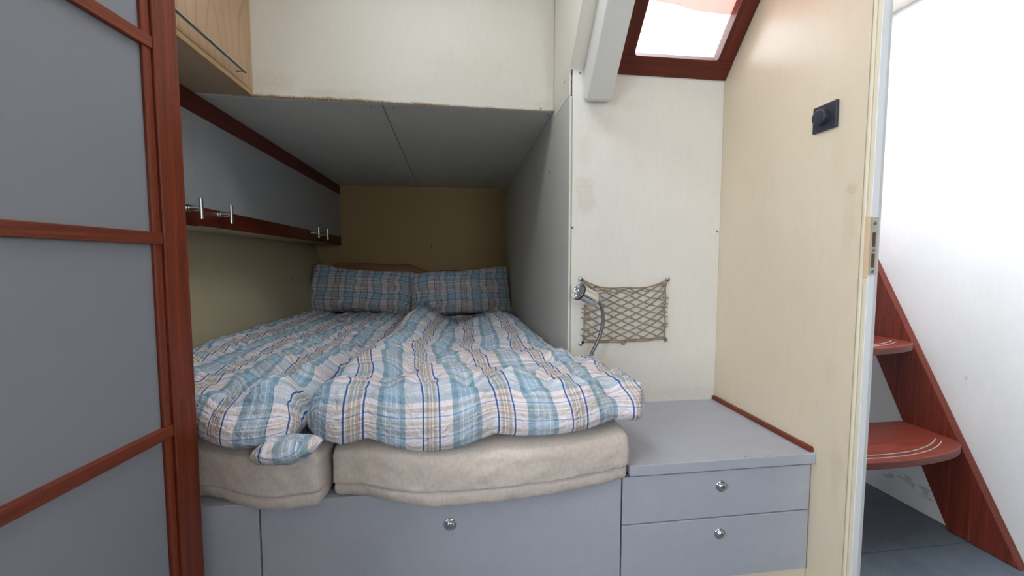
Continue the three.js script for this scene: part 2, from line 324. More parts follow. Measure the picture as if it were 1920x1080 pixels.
// right partition with the door opening
const wr = structure('wall_right', 'beige partition wall beside the doorway', [XW, 0, -1.2]);
part(wr, 'panel', bx(XW, XW + 0.05, 0, ROOF, -1.56, -0.9285), M.right);
part(wr, 'bead', bx(XW - 0.0005, XW + 0.019, 0, 2.3, -0.928, -0.9175, 0.0045), M.cream);
part(wr, 'bead', bx(XW + 0.0012, XW + 0.019, 0, 2.3, -0.917, -0.906, 0.003), M.cream);
part(wr, 'jamb_edge', bx(XW + 0.001, XW + 0.02, 0, 2.3, -0.9055, -0.903, 0.001), M.white);
part(wr, 'jamb_lining', bx(XW + 0.02, XW + 0.05, 0, 2.3, -0.928, -0.922), M.white);
part(wr, 'rebate', bx(XW - 0.0008, XW + 0.004, 1.258, 1.412, -0.917, -0.9045, 0.003), M.bare, 'bare wood slot beside the lock plate');
{ // lock plate with two slots and three screws
  const sh = new THREE.Shape(); const x0 = XW - 0.0005, x1 = XW + 0.0205, y0 = 1.266, y1 = 1.41;
  sh.moveTo(x0, y0); sh.lineTo(x1, y0); sh.lineTo(x1, y1); sh.lineTo(x0, y1); sh.closePath();
  for (const [a, b] of [[1.284, 1.319], [1.336, 1.372]]) { const hl = new THREE.Path(); hl.moveTo(x0 + 0.005, a); hl.lineTo(x0 + 0.005, b); hl.lineTo(x1 - 0.005, b); hl.lineTo(x1 - 0.005, a); hl.closePath(); sh.holes.push(hl); }
  const g = new THREE.ExtrudeGeometry(sh, { depth: 0.002, bevelEnabled: false }); g.translate(0, 0, -0.903);
  const sp = part(wr, 'lock_plate', g, M.plate, 'steel strike plate with two slots');
  for (const y of [1.275, 1.3275, 1.395]) place(sp, 'screw', screwGeo, M.screw, [XW + 0.01, y, -0.901], FACE_Z);
  for (const [a, b] of [[1.284, 1.319], [1.336, 1.372]]) part(sp, 'slot', bx(x0 + 0.005, x1 - 0.005, a, b, -0.9045, -0.9026), std({ color: '#6d4a2e', roughness: 0.9 }));
}
part(wr, 'header', bx(XW, XW + 0.05, 2.3, ROOF, -0.9285, 0.0), M.right);
part(wr, 'rear_panel', bx(XW, XW + 0.05, 0, ROOF, 0.0, 1.0), M.rear);

const tr = structure('trim_1', 'reddish wood strip where the worktop meets the beige wall', [XW, 0.745, -1.27]);
part(tr, 'strip', prism([[-1.498, 0.7455], [-1.034, 0.7455], [-1.030, 0.748], [-1.034, 0.760], [-1.498, 0.760]], 'x', XW - 0.013, XW, 'z', 0.0015), M.mahogany);

// raked front of the deckhouse: slope, beam, window
const sl = structure('ceiling_slope', 'white sloping deckhouse lining beside the beam', [0.5, 2.0, -1.5]);
const nS = new THREE.Vector3(0, -1, 1.09).normalize();                // towards the room
const slopeGeo = (x0, x1, ya, yb, d0, d1, along = 'y', r = 0) => {   // slab lying in the slope, d along its inward normal
  const L = Math.hypot(yb - ya, slopeZ(yb) - slopeZ(ya)), g = bx(x0, x1, 0, L, d0, d1, r, along), a = Math.atan2(slopeZ(yb) - slopeZ(ya), yb - ya);
  g.rotateX(a); g.translate(0, ya, slopeZ(ya)); return g;
};
part(sl, 'lining', slopeGeo(XR + 0.006, 0.574, 2.0, ROOF, -0.03, 0), M.plain);
const bm = structure('trim_2', 'white deck beam running up the slope beside the window', [0.52, 1.9, -1.45]);
part(bm, 'beam', (() => {
  const q = (y, d) => [slopeZ(y) + d * nS.z, y + d * nS.y], t = 0.077;
  const tip = q(1.99, t);
  return prism([[slopeZ(2.004) , 2.004], q(ROOF, 0), q(ROOF, t), [tip[0] + 0.0, 1.882], [tip[0] - 0.012, 1.878], [-1.498, 1.9], [-1.498, 2.0]], 'x', 0.462, 0.552, 'y', 0.004);
})(), M.beam);
const w1 = structure('window_1', 'raked deckhouse window in a mahogany frame', [0.8, 2.0, -1.5]);
const WT = 2.58;
part(w1, 'frame_rail', slopeGeo(0.572, XW - 0.001, 1.998, 2.047, -0.03, 0.012, 'x', 0.003), M.darkwood);
part(w1, 'frame_rail', slopeGeo(0.572, XW - 0.001, WT, ROOF, -0.03, 0.012, 'x', 0.003), M.darkwood);
part(w1, 'frame_stile', slopeGeo(0.572, 0.634, 2.047, WT, -0.03, 0.011, 'y', 0.003), M.darkwood);
part(w1, 'frame_stile', slopeGeo(0.958, XW - 0.001, 2.047, WT, -0.03, 0.011, 'y', 0.003), M.darkwood);
part(w1, 'pane', slopeGeo(0.626, 0.966, 2.04, WT + 0.005, -0.018, -0.014), M.glass);
for (const [x, s] of [[0.634, 1], [0.958, -1]]) {                      // rounded inner corners of the frame
  const sh = new THREE.Shape(); sh.moveTo(0, 0); sh.lineTo(0.012 * s, 0); sh.quadraticCurveTo(0, 0, 0, 0.012); sh.closePath();
  const g = new THREE.ExtrudeGeometry(sh, { depth: 0.03, bevelEnabled: false }); g.translate(x, 0, -0.02);
  const a = Math.atan2(1, 1.09); g.rotateX(a); g.translate(0, 2.047, slopeZ(2.047));
  part(w1, 'corner_fillet', uvBy(g), M.darkwood);
}

// roof with the hatch over the berth foot and the companionway over the ladder
const rf = structure('ceiling_roof', 'white deckhouse roof with an open hatch', [0, ROOF, 0]);
for (const [a, b, c, d] of [[-1.45, HX0, -1.78, 1.05], [HX1, XR + 0.02, -1.78, 1.05], [HX0, HX1, -1.78, HZ0], [HX0, HX1, HZ1, 1.05], [XR + 0.02, XW, slopeZ(ROOF), 1.05],
  [XW, CX0, -3.3, 1.05], [CX1, 2.42, -3.3, 1.05], [CX0, CX1, -3.3, CZ0], [CX0, CX1, CZ1, 1.05]]) part(rf, 'roof_panel', bx(a, b, ROOF, ROOF + 0.05, c, d), M.plain);
part(rf, 'foredeck', bx(XR + 0.007, XW, 1.972, 1.992, -3.7, -1.53), M.white);

// passage beyond the doorway, and the walls behind the camera
const wp = structure('wall_passage', 'bright white wall of the passage behind the ladder', [2.37, 0, -1.8]);
part(wp, 'panel', bx(2.37, 2.42, 0, ROOF, -3.3, 1.05), M.passage);
part(wp, 'near_panel', bx(XW, XW + 0.05, 0, ROOF, -3.3, -1.562), M.white);
part(wp, 'end_panel', bx(XW, 2.37, 0, ROOF, -3.3, -3.25), M.white);
const wk = structure('wall_rear', 'greyish wall behind the camera', [0, 0, 1.0]);
for (const [a, b, c, d] of [[-1.41, RX0, 0, ROOF], [RX1, 2.37, 0, ROOF], [RX0, RX1, 0, RY0], [RX0, RX1, RY1, ROOF]]) part(wk, 'panel', bx(a, b, c, d, 1.0, 1.05), M.rear);
const w3 = structure('window_3', 'rear window of the deckhouse in a mahogany frame', [(RX0 + RX1) / 2, RY0, 1.02]);
for (const [a, b, c, d] of [[RX0 - 0.03, RX1 + 0.03, RY0 - 0.03, RY0 + 0.03], [RX0 - 0.03, RX1 + 0.03, RY1 - 0.03, RY1 + 0.03], [RX0 - 0.03, RX0 + 0.03, RY0 + 0.03, RY1 - 0.03], [RX1 - 0.03, RX1 + 0.03, RY0 + 0.03, RY1 - 0.03]]) part(w3, 'frame_rail', bx(a, b, c, d, 0.99, 1.055, 0.003), M.darkwood);
part(w3, 'pane', bx(RX0 + 0.03, RX1 - 0.03, RY0 + 0.03, RY1 - 0.03, 1.024, 1.028), M.glass);

// ------------------------------------------------------------------ wardrobe at the left
{
  const ang = Math.atan2(0.1097, 0.994);                               // its face is turned a little towards the berth
  const w = thing('wardrobe', 'tall grey-panelled wardrobe front framed by reddish wood post and battens', 'wardrobe', [-0.598, 0, -1.0]);
  w.rotation.y = -ang;                                                 // local -z runs along the face away from the camera
  const add = (name, g, m) => { const o = new THREE.Mesh(g, m); o.name = name; o.castShadow = o.receiveShadow = true; w.add(o); return o; };
  add('side_panel', bx(-0.3, -0.03, 0, 2.6, -0.012, -0.001), M.mapleEdge);
  const edges = [0.0, 0.53, 0.940, 1.347, 1.738, 2.13, 2.6];
  for (let i = 0; i + 1 < edges.length; i++) add('panel', bx(-0.018, -0.012, edges[i] + 0.001, edges[i + 1] - 0.001, 0.07, 0.62), M.greyPanel);
  add('stile', bx(-0.03, 0, 0, 2.6, 0, 0.063, 0.003), M.mahogany);
  add('stile_bead', bx(-0.03, -0.005, 0, 2.6, 0.0635, 0.083, 0.003), M.mahogany);
  add('stile', bx(-0.03, 0, 0, 2.6, 0.6, 0.66, 0.003), M.mahogany);
  for (const y of edges.slice(1, -1)) add('batten', bx(-0.014, -0.001, y - 0.0125, y + 0.0125, 0.0645, 0.6, 0.002, 'z'), M.mahogany);
  add('back_panel', bx(-0.5, -0.03, 0, 2.6, 0.645, 0.66), M.mapleEdge);
}

// ------------------------------------------------------------------ maple locker above the berth foot
{
  const xm = -0.787, c = thing('overhead_cabinet', 'maple overhead cabinet with a long steel rod handle, beside the bulkhead', 'cabinet', [-1.1, 1.94, -1.4]);
  part(c, 'bottom_board', bx(-1.4, xm - 0.001, 1.9425, 1.9585, -1.745, -1.12, 0.001, 'z'), std({ color: '#b9a184', roughness: 0.6 }));
  part(c, 'edge_band', bx(xm - 0.02, xm, 1.940, 1.958, -1.748, -1.12, 0.001, 'z'), M.mapleEdge);
  const d = part(c, 'door', bx(xm - 0.018, xm, 1.9595, 2.6, -1.728, -1.12, 0.001), M.maple);
  part(c, 'end_strip', bx(xm - 0.02, xm, 1.9585, 2.6, -1.748, -1.729, 0.001), M.mapleEdge);
  part(d, 'rod_handle', rod([xm + 0.024, 1.987, -1.642], [xm + 0.024, 1.987, -1.15], 0.006, 14), M.satin);
  for (const z of [-1.632, -1.17]) part(d, 'standoff', rod([xm, 1.985, z], [xm + 0.024, 1.987, z], 0.005, 12), M.satin);
}

// ------------------------------------------------------------------ side lockers along the berth
{
  const l = thing('side_locker', 'long grey-fronted side locker with mahogany rails above the berth', 'locker', [-1.1, 1.44, -2.4]);
  part(l, 'top_rail', bx(XL - 0.02, XL, 1.862, 1.9385, -3.652, -1.12, 0.002, 'z'), M.darkwood);
  part(l, 'bottom_board', bx(-1.2, XL - 0.02, 1.437, 1.451, -3.652, -1.12, 0.001, 'z'), M.hull);
  const bar = rod([0, -0.038, 0], [0, 0.038, 0], 0.0075, 16);
  const neck = merge([rod([-0.05, 0, 0], [-0.004, 0, 0], 0.009, 14), rod([-0.05, 0, 0], [-0.044, 0, 0], 0.013, 16), rod([-0.037, 0, 0], [-0.034, 0, 0], 0.0115, 16)]);
  for (const [z0, z1, hs] of [[-1.725, -1.12, [-1.652]], [-3.002, -1.728, [-1.852, -2.928]], [-3.650, -3.005, [-3.12]]]) {
    const d = part(l, 'door', bx(XL - 0.016, XL - 0.004, 1.51, 1.8615, z0, z1, 0.001), M.lockerPanel);
    part(d, 'door_rail', bx(XL - 0.018, XL, 1.439 + (z1 > -1.2 ? -0.005 : 0), 1.5095, z0, z1, 0.002, 'z'), M.darkwood);
    for (const z of hs) { place(d, 'handle_bar', bar, M.steel, [XL + 0.052, 1.494, z]); place(d, 'handle_neck', neck, M.steel, [XL + 0.05, 1.492, z]); }
  }
}

// ------------------------------------------------------------------ berth base, drawers, worktop
const knobGeo = lathe([[0, 0.0115], [0.006, 0.0112], [0.0095, 0.0095], [0.0108, 0.0065], [0.0112, 0.004], [0.0128, 0.0052], [0.0158, 0.0046], [0.0172, 0.002], [0.0174, 0]], 40);
{
  const b = thing('berth_base', 'grey painted base below the mattresses', 'berth base', [-0.1, 0, -1.1]);
  const lp = part(b, 'end_panel', bx(-0.74, -0.4925, 0.02, 0.708, ZF - 0.02, ZF, 0.002), M.grey);
  lp.userData.label = 'narrow grey panel behind the post';
  const d = part(b, 'front_panel', bx(-0.4885, 0.438, 0.02, 0.708, ZF - 0.02, ZF, 0.002), M.grey);
  place(d, 'push_knob', knobGeo, M.chrome, [-0.028, 0.616, ZF], FACE_Z);
  part(b, 'slab', bx(-0.97, 0.407, 0.66, 0.706, -3.64, ZF - 0.025), M.grey);
  part(b, 'slab', bx(0.407, 0.436, 0.66, 0.706, -1.497, ZF - 0.025), M.grey);
  part(b, 'carcass', bx(-0.62, 0.436, 0, 0.66, -1.1, ZF - 0.023), M.gap);
}
{
  const c = thing('drawer_cabinet', 'grey two-drawer cabinet under the worktop beside the berth', 'cabinet', [0.73, 0, -1.25]);
  part(c, 'carcass', bx(0.443, XW - 0.002, 0.36, 0.712, -1.495, ZF - 0.021), M.gap);
  for (const [y0, y1, ky] of [[0.571, 0.7065, 0.663], [0.388, 0.5675, 0.5225]]) {
    const d = part(c, 'drawer', bx(0.4425, XW - 0.004, y0, y1, ZF - 0.02, ZF, 0.0022), M.grey);
    place(d, 'push_knob', knobGeo, M.chrome, [0.735, ky, ZF], FACE_Z);
  }
  part(c, 'plinth', bx(0.443, XW - 0.002, 0, 0.384, -1.495, ZF - 0.006), M.cream);
  const t = thing('worktop', 'grey painted worktop on the drawer cabinet', 'worktop', [0.73, 0.716, -1.25]);
  part(t, 'slab', bx(0.4575, XW - 0.0015, 0.7155, 0.745, ZP + 0.001, -1.022, 0.002), M.grey);
  for (const [x, z, w] of [[0.80, -1.032, 0.006], [0.812, -1.034, 0.004], [0.865, -1.026, 0.007], [0.872, -1.031, 0.005]]) part(t, 'chip', bx(x, x + w, 0.7448, 0.7453, z, z + 0.0025, 0.0002), std({ color: '#a5725c', roughness: 0.8 }));
}

// ------------------------------------------------------------------ mattresses
function softBox(x0, x1, y0, y1, z0, z1, nx, ny, nz, r, deform) {
  const w = x1 - x0, h = y1 - y0, d = z1 - z0, g = new THREE.BoxGeometry(w, h, d, nx, ny, nz).toNonIndexed(), p = g.attributes.position, q = new THREE.Vector3(), c = new THREE.Vector3();
  for (let i = 0; i < p.count; i++) {
    q.fromBufferAttribute(p, i); c.set(clamp(q.x, -w / 2 + r, w / 2 - r), clamp(q.y, -h / 2 + r, h / 2 - r), clamp(q.z, -d / 2 + r, d / 2 - r));
    q.sub(c); if (q.lengthSq() > 1e-12) q.setLength(r); q.add(c);
    q.x += (x0 + x1) / 2; q.y += (y0 + y1) / 2; q.z += (z0 + z1) / 2;
    deform?.(q); p.setXYZ(i, q.x, q.y, q.z);
  }
  g.computeVertexNormals(); uvBy(g); return smooth(g);
}
function mattress(x0, x1, label, bow, foot, widen = 0) {
  const m = thing('mattress', label, 'mattress', [(x0 + x1) / 2, 0.71, -2.2], 'linen mattresses on the berth');
  part(m, 'cover', softBox(x0, x1, 0.7105, 0.845, -3.63, foot, Math.round((x1 - x0) * 90), 34, 60, 0.024, (q) => {
    const k = sst(-1.7, -1.02, q.z), f = sst(0.13, 0.0, foot - q.z), yr = (q.y - 0.7105) / 0.1345;
    q.z += k * bow(q.x); q.x += widen * sst(-1.53, -1.46, q.z) * sst(0.1, 0.4, q.x);
    if (f > 0) {
      q.y -= f * 0.012 * sst(0.35, 0, yr) * (0.6 + 0.4 * N(q.x * 4, 1)) * (1 + bow(q.x) * 14);       // the foot end sags over the edge
      q.z += f * (0.010 * Math.sin(Math.PI * clamp(yr)) + 0.009 * N(q.x * 9, q.y * 12, 2) + 0.004 * N(q.x * 26, q.y * 30, 5) + 0.004 * (1 - 2 * Math.abs(N(q.x * 20 + q.y * 9, q.y * 5, 3))));
      const s = 0.30 + 0.03 * N(q.x * 5, 4, 2);
      q.z += f * (0.008 * sst(s - 0.03, s + 0.01, yr) - 0.006 * Math.exp(-Math.pow((yr - s + 0.03) / 0.03, 2)));      // overlapping seam of the cover
      q.z += f * 0.005 * sst(0.6, 1, yr) * Math.max(0, N(q.x * 22, 3, 3));
    }
    q.y += 0.006 * N(q.x * 7, q.z * 7, 3) * sst(0.5, 1, yr);
  }), M.linen);
  return m;
}
mattress(-0.98, -0.328, 'narrow beige linen mattress at the post side, under the left duvet', (x) => pieces([-0.66, -0.42, -0.33], [-0.04, 0.04, 0.03])(x), -1.035);
mattress(-0.318, 0.404, 'wide beige linen mattress beside the drawers, under the right duvet', (x) => pieces([-0.31, -0.05, 0.15, 0.46], [-0.012, 0.052, 0.052, -0.012])(x), -1.022, 0.052);

// ------------------------------------------------------------------ duvets: two puffy sheets joined at a rim
const rnd1 = (d, r) => (d >= r ? 1 : Math.sqrt(Math.max(0, 1 - (1 - d / r) ** 2)));
function duvetGeo({ xL, xR, zH, zF, top, rim, bot, r, NS = 150, NT = 210, u0 = 0, flow, corner = [0.1, 0.1] }) {
  const cosmap = (a) => lerp(a, 0.5 - 0.5 * Math.cos(Math.PI * a), 0.75);
  const P = [[], []];
  for (const sheet of [0, 1]) for (let j = 0; j <= NT; j++) {
    const row = [];
    for (let i = 0; i <= NS; i++) {
      const s = cosmap(i / NS), t = cosmap(j / NT);
      let z = lerp(zH(s), zF(s), t); const a = xL(z), b = xR(z); let x = lerp(a, b, s);
      const L = zF(s) - zH(s), W = b - a;
      let dh = t * L, df = (1 - t) * L, dl = s * W, dr = (1 - s) * W;
      for (const [side, R] of [[1, corner[1]], [-1, corner[0]]]) {       // round the two foot corners in plan
        const da = side > 0 ? dr : dl; if (da >= R || df >= R) continue;
        const p = 1 - da / R, q = 1 - df / R, p2 = p * Math.sqrt(1 - q * q / 2), q2 = q * Math.sqrt(1 - p * p / 2);
        x -= side * (p - p2) * R; z -= (q - q2) * R;
        const m = R * (1 - Math.max(p, q)); if (side > 0) dr = m; else dl = m; df = Math.max(m, 1e-9);
      }
      const ee = [rnd1(dh, r.h), rnd1(df, r.f), rnd1(dl, r.l), rnd1(dr, r.r)].map((k) => Math.max(k, 1e-4));
      const e = Math.min(...ee) < 2e-4 ? 0 : Math.pow(ee.reduce((k, v) => k + Math.pow(v, -5), -3), -0.2);
      const yr = rim(x, z);
      const y = sheet === 0 ? yr + (top(x, z, s, t) - yr) * e : yr - (yr - bot(x, z)) * Math.pow(e, 0.8);
      row.push([x, y, z]);
    }
    P[sheet].push(row);
  }
  const geos = [];
  for (const sheet of [0, 1]) {
    const G = P[sheet], pos = [], uv = [], idx = [], U = [], Vv = [];
    const dist = (a, b) => Math.hypot(a[0] - b[0], a[1] - b[1], a[2] - b[2]), mid = NS >> 1;
    for (let j = 0; j <= NT; j++) {
      U[j] = [];
      U[j][mid] = 0;
      for (let i = mid + 1; i <= NS; i++) U[j][i] = U[j][i - 1] + lerp(Math.abs(G[j][i][0] - G[j][i - 1][0]), dist(G[j][i], G[j][i - 1]), 0.5);
      for (let i = mid - 1; i >= 0; i--) U[j][i] = U[j][i + 1] - lerp(Math.abs(G[j][i][0] - G[j][i + 1][0]), dist(G[j][i], G[j][i + 1]), 0.5);
      }
    for (let j = NT; j >= 0; j--) { Vv[j] = []; for (let i = 0; i <= NS; i++) Vv[j][i] = j < NT ? Vv[j + 1][i] + dist(G[j][i], G[j + 1][i]) : 0; }
    for (let j = 0; j <= NT; j++) for (let i = 0; i <= NS; i++) {
      const [x, y, z] = G[j][i]; pos.push(x, y, z);
      const [du, dv] = flow ? flow(x, z) : [0, 0];
      uv.push(u0 + U[j][i] + du, (sheet ? -1 : 1) * Vv[j][i] + dv);
    }
    for (let j = 0; j < NT; j++) for (let i = 0; i < NS; i++) {
      const a = j * (NS + 1) + i, b = a + 1, c = a + NS + 1, d = c + 1;
      if (sheet === 0) idx.push(a, c, b, b, c, d); else idx.push(a, b, c, b, d, c);
    }
    const g = new THREE.BufferGeometry(); g.setAttribute('position', new THREE.Float32BufferAttribute(pos, 3)); g.setAttribute('uv', new THREE.Float32BufferAttribute(uv, 2)); g.setIndex(idx); g.computeVertexNormals(); geos.push(g);
  }
  return smooth(merge(geos));
}
const ridged = (x, y, z) => 1 - Math.abs(N(x, y, z)) * 2.2;
const bump = (x, c, w) => Math.exp(-(((x - c) / w) ** 2));
const along = (x, z, pts, w) => {                                       // bump round a polyline [[x, z, height], ...]
  let best = 0;
  for (let k = 0; k + 1 < pts.length; k++) {
    const [ax, az, ah] = pts[k], [bx_, bz, bh] = pts[k + 1], dx = bx_ - ax, dz = bz - az, t = clamp(((x - ax) * dx + (z - az) * dz) / (dx * dx + dz * dz));
    const d = Math.hypot(x - ax - t * dx, z - az - t * dz), v = lerp(ah, bh, t) * Math.exp(-((d / w) ** 2)); if (Math.abs(v) > Math.abs(best)) best = v;
  }
  return best;
};
function creases(n, x0, x1, z0, z1) {                                   // short random fold lines, mostly lengthwise
  const list = []; for (let i = 0; i < n; i++) { const x = lerp(x0, x1, rnd()), z = lerp(z0, z1, rnd()), a = (rnd() - 0.5) * 1.7 + (rnd() < 0.25 ? 1.4 : 0), l = 0.06 + 0.16 * rnd(), h = 0.006 + 0.011 * rnd(), w = 0.016 + 0.016 * rnd(); list.push([[[x - l * Math.sin(a) / 2, z - l * Math.cos(a) / 2, h * 0.5], [x, z, h], [x + l * Math.sin(a) / 2, z + l * Math.cos(a) / 2, h * 0.3]], w]); }
  return (x, z) => { let v = 0; for (const [p, w] of list) if (Math.abs(x - p[1][0]) < 0.22 && Math.abs(z - p[1][1]) < 0.22) v += along(x, z, p, w); return v; };
}
const foldsR = creases(70, -0.35, 0.5, -2.7, -0.95), foldsL = creases(60, -1.0, -0.36, -2.7, -1.0), frontR = creases(16, -0.33, 0.5, -1.08, -0.97);
const lobes = (x) => 0.45 + 0.55 * Math.abs(Math.cos(8.6 * x + 0.9 + 1.1 * N(x * 3.1, 2.2, 1)));   // puffs along the foot end
const wrinkle = (x, z, k = 1) => k * (0.015 * N(x * 7, z * 2.6, 1) + 0.010 * (ridged(x * 9 + z * 1.2, z * 3.4, 3) - 0.6) + 0.009 * (ridged(x * 8, z * 13, 6) - 0.6) + 0.0045 * N(x * 24, z * 20, 9) + 0.0015 * N(x * 50, z * 42, 12));
{
  const base = pieces([-3.1, -2.2, -1.5, -1.0], [0.905, 0.962, 0.982, 0.99]);
  const left = pieces([-3.1, -2.6, -1.9, -1.5, -1.15, -0.98], [-0.34, -0.33, -0.36, -0.385, -0.40, -0.37]);
  const right = pieces([-3.1, -1.56, -1.44, -1.2, -1.02], [0.398, 0.398, 0.44, 0.515, 0.548]);
  const d = thing('duvet', 'puffy blue plaid duvet spread over the wide mattress, nearer the drawers', 'duvet', [0.05, 0.85, -2.0], 'plaid duvets on the berth');
  part(d, 'cover', duvetGeo({
    xL: (z) => left(z) + 0.012 * N(z * 5, 2), xR: (z) => right(z),
    zH: (s) => -3.04 + 0.05 * Math.sin(s * 9) - 0.02 * Math.cos(s * 3), zF: (s) => pieces([0, 0.12, 0.4, 0.75, 0.93, 1], [-1.0, -0.958, -0.935, -0.965, -0.995, -1.04])(s) - 0.075 * (1 - lobes(lerp(-0.37, 0.52, s))),
    top: (x, z) => base(z) + 0.06 * bump(z, -1.08, 0.1) * (lobes(x) - 0.5) - 0.018 * bump(z + 0.22 * N(x * 3.2, 1), -1.22, 0.05) + 0.014 * bump(z, -1.36, 0.07) * lobes(x + 0.1)
      + along(x, z, [[-0.27, -3.05, 0.13], [-0.27, -2.5, 0.08], [-0.24, -1.9, 0.03], [-0.28, -1.4, 0.02]], 0.11)
      + along(x, z, [[0.27, -3.02, 0.055], [0.24, -2.4, 0.025], [0.2, -1.7, 0.012]], 0.1)
      - along(x, z, [[-0.02, -3.05, 0.045], [0.0, -2.5, 0.03], [-0.08, -2.0, 0.015]], 0.08)
      - along(x, z, [[-0.16, -1.22, 0.02], [-0.05, -1.5, 0.02], [0.03, -1.9, 0.015]], 0.035)
      - along(x, z, [[0.16, -1.15, 0.02], [0.27, -1.28, 0.016], [0.4, -1.3, 0.01]], 0.035)
      - along(x, z, [[0.36, -0.95, 0.03], [0.42, -1.1, 0.02]], 0.03)
      - sst(0.1, 0.5, x) * 0.02 * sst(-1.3, -1.0, z) + wrinkle(x, z, 1.0) - foldsR(x, z) - 1.3 * frontR(x, z),
    rim: (x, z) => 0.893 + 0.006 * N(x * 9, z * 3) - 0.016 * bump(x, -0.17, 0.15) * sst(-1.12, -0.98, z) + 0.018 * (1 - lobes(x)) * sst(-1.1, -1.0, z), bot: (x, z) => 0.849 - (0.012 * sst(0.3, 0.1, x) + 0.014 * bump(x, -0.17, 0.15)) * sst(-1.03, -0.965, z), r: { h: 0.09, f: 0.125, l: 0.12, r: 0.085 }, corner: [0.08, 0.1],
    flow: (x, z) => [0.012 * N(x * 3, z * 2.5, 4) + 0.007 * N(x * 11, z * 9, 5) + 0.02 * sst(-2.4, -3, z) * N(x * 4, 2), 0.02 * N(x * 3, z * 2, 8) + 0.008 * N(x * 10, z * 9, 3)],
  }), M.plaid);
}
{
  const hull = (z) => -1.05 + 0.03 * sst(-2.0, -1.1, z);
  const base = pieces([-3.1, -2.2, -1.6, -1.15, -0.95], [0.93, 0.945, 0.95, 0.955, 0.96]);
  const d = thing('duvet', 'blue plaid duvet on the narrow mattress, nearer the wooden post', 'duvet', [-0.65, 0.85, -2.0], 'plaid duvets on the berth');
  part(d, 'cover', duvetGeo({
    xL: hull, xR: pieces([-3.1, -2.0, -1.4, -1.05, -0.95], [-0.345, -0.355, -0.37, -0.385, -0.375]),
    zH: (s) => -3.06 + 0.03 * Math.sin(s * 8), zF: (s) => pieces([0, 0.52, 0.8, 1], [-1.12, -1.07, -0.965, -0.955])(s),
    top: (x, z) => base(z) + 0.03 * bump(x, -1.02, 0.12) + 0.03 * bump(z, -1.07, 0.07) - 0.03 * bump(z + 0.03 * N(x * 6, 3), -1.2, 0.05)
      - along(x, z, [[-0.36, -1.2, 0.05], [-0.36, -2.2, 0.03]], 0.06) + along(x, z, [[-0.47, -1.05, 0.035], [-0.46, -1.4, 0.03], [-0.45, -1.8, 0.012]], 0.05)
      - along(x, z, [[-0.57, -1.1, 0.02], [-0.53, -1.6, 0.02]], 0.04) + wrinkle(x + 3.3, z, 1.1) - foldsL(x, z) + 0.008 * (ridged(x * 5, z * 15 + 5 * x, 4) - 0.6) * sst(-1.15, -1.4, z),
    rim: (x, z) => 0.90, bot: () => 0.852, r: { h: 0.09, f: 0.13, l: 0.06, r: 0.09 }, u0: 0.06,
    flow: (x, z) => [0.02 * N(x * 3, z * 2.5, 14) + 0.008 * N(x * 11, z * 9, 5), 0.03 * N(x * 3, z * 2, 18)],
  }), M.plaid);
  // the corner of the cover that flops over the mattress edge
  const g = new THREE.SphereGeometry(1, 48, 32), p = g.attributes.position, uv = [];
  for (let i = 0; i < p.count; i++) {
    let x = p.getX(i), y = p.getY(i), z = p.getZ(i);
    const taper = Math.pow(Math.max(0, 1 - x * x), 0.15);
    y = y * taper * (1 + 0.25 * N(x * 3, z * 3, 2)) + 0.12 * N(x * 5, y * 4, 7); z = z * taper;
    uv.push(x * 0.085 + 0.09, y * 0.04 + z * 0.05);
    p.setXYZ(i, -0.395 + x * 0.083 - y * 0.006, 0.872 + y * 0.027 + 0.014 * x * Math.abs(x) + 0.006 * x, -0.965 + z * 0.05 + 0.01 * x);
  }
  g.setAttribute('uv', new THREE.Float32BufferAttribute(uv, 2)); g.computeVertexNormals();
  part(d, 'corner_fold', g, M.plaid, 'folded corner of the duvet cover poking out in front');
}

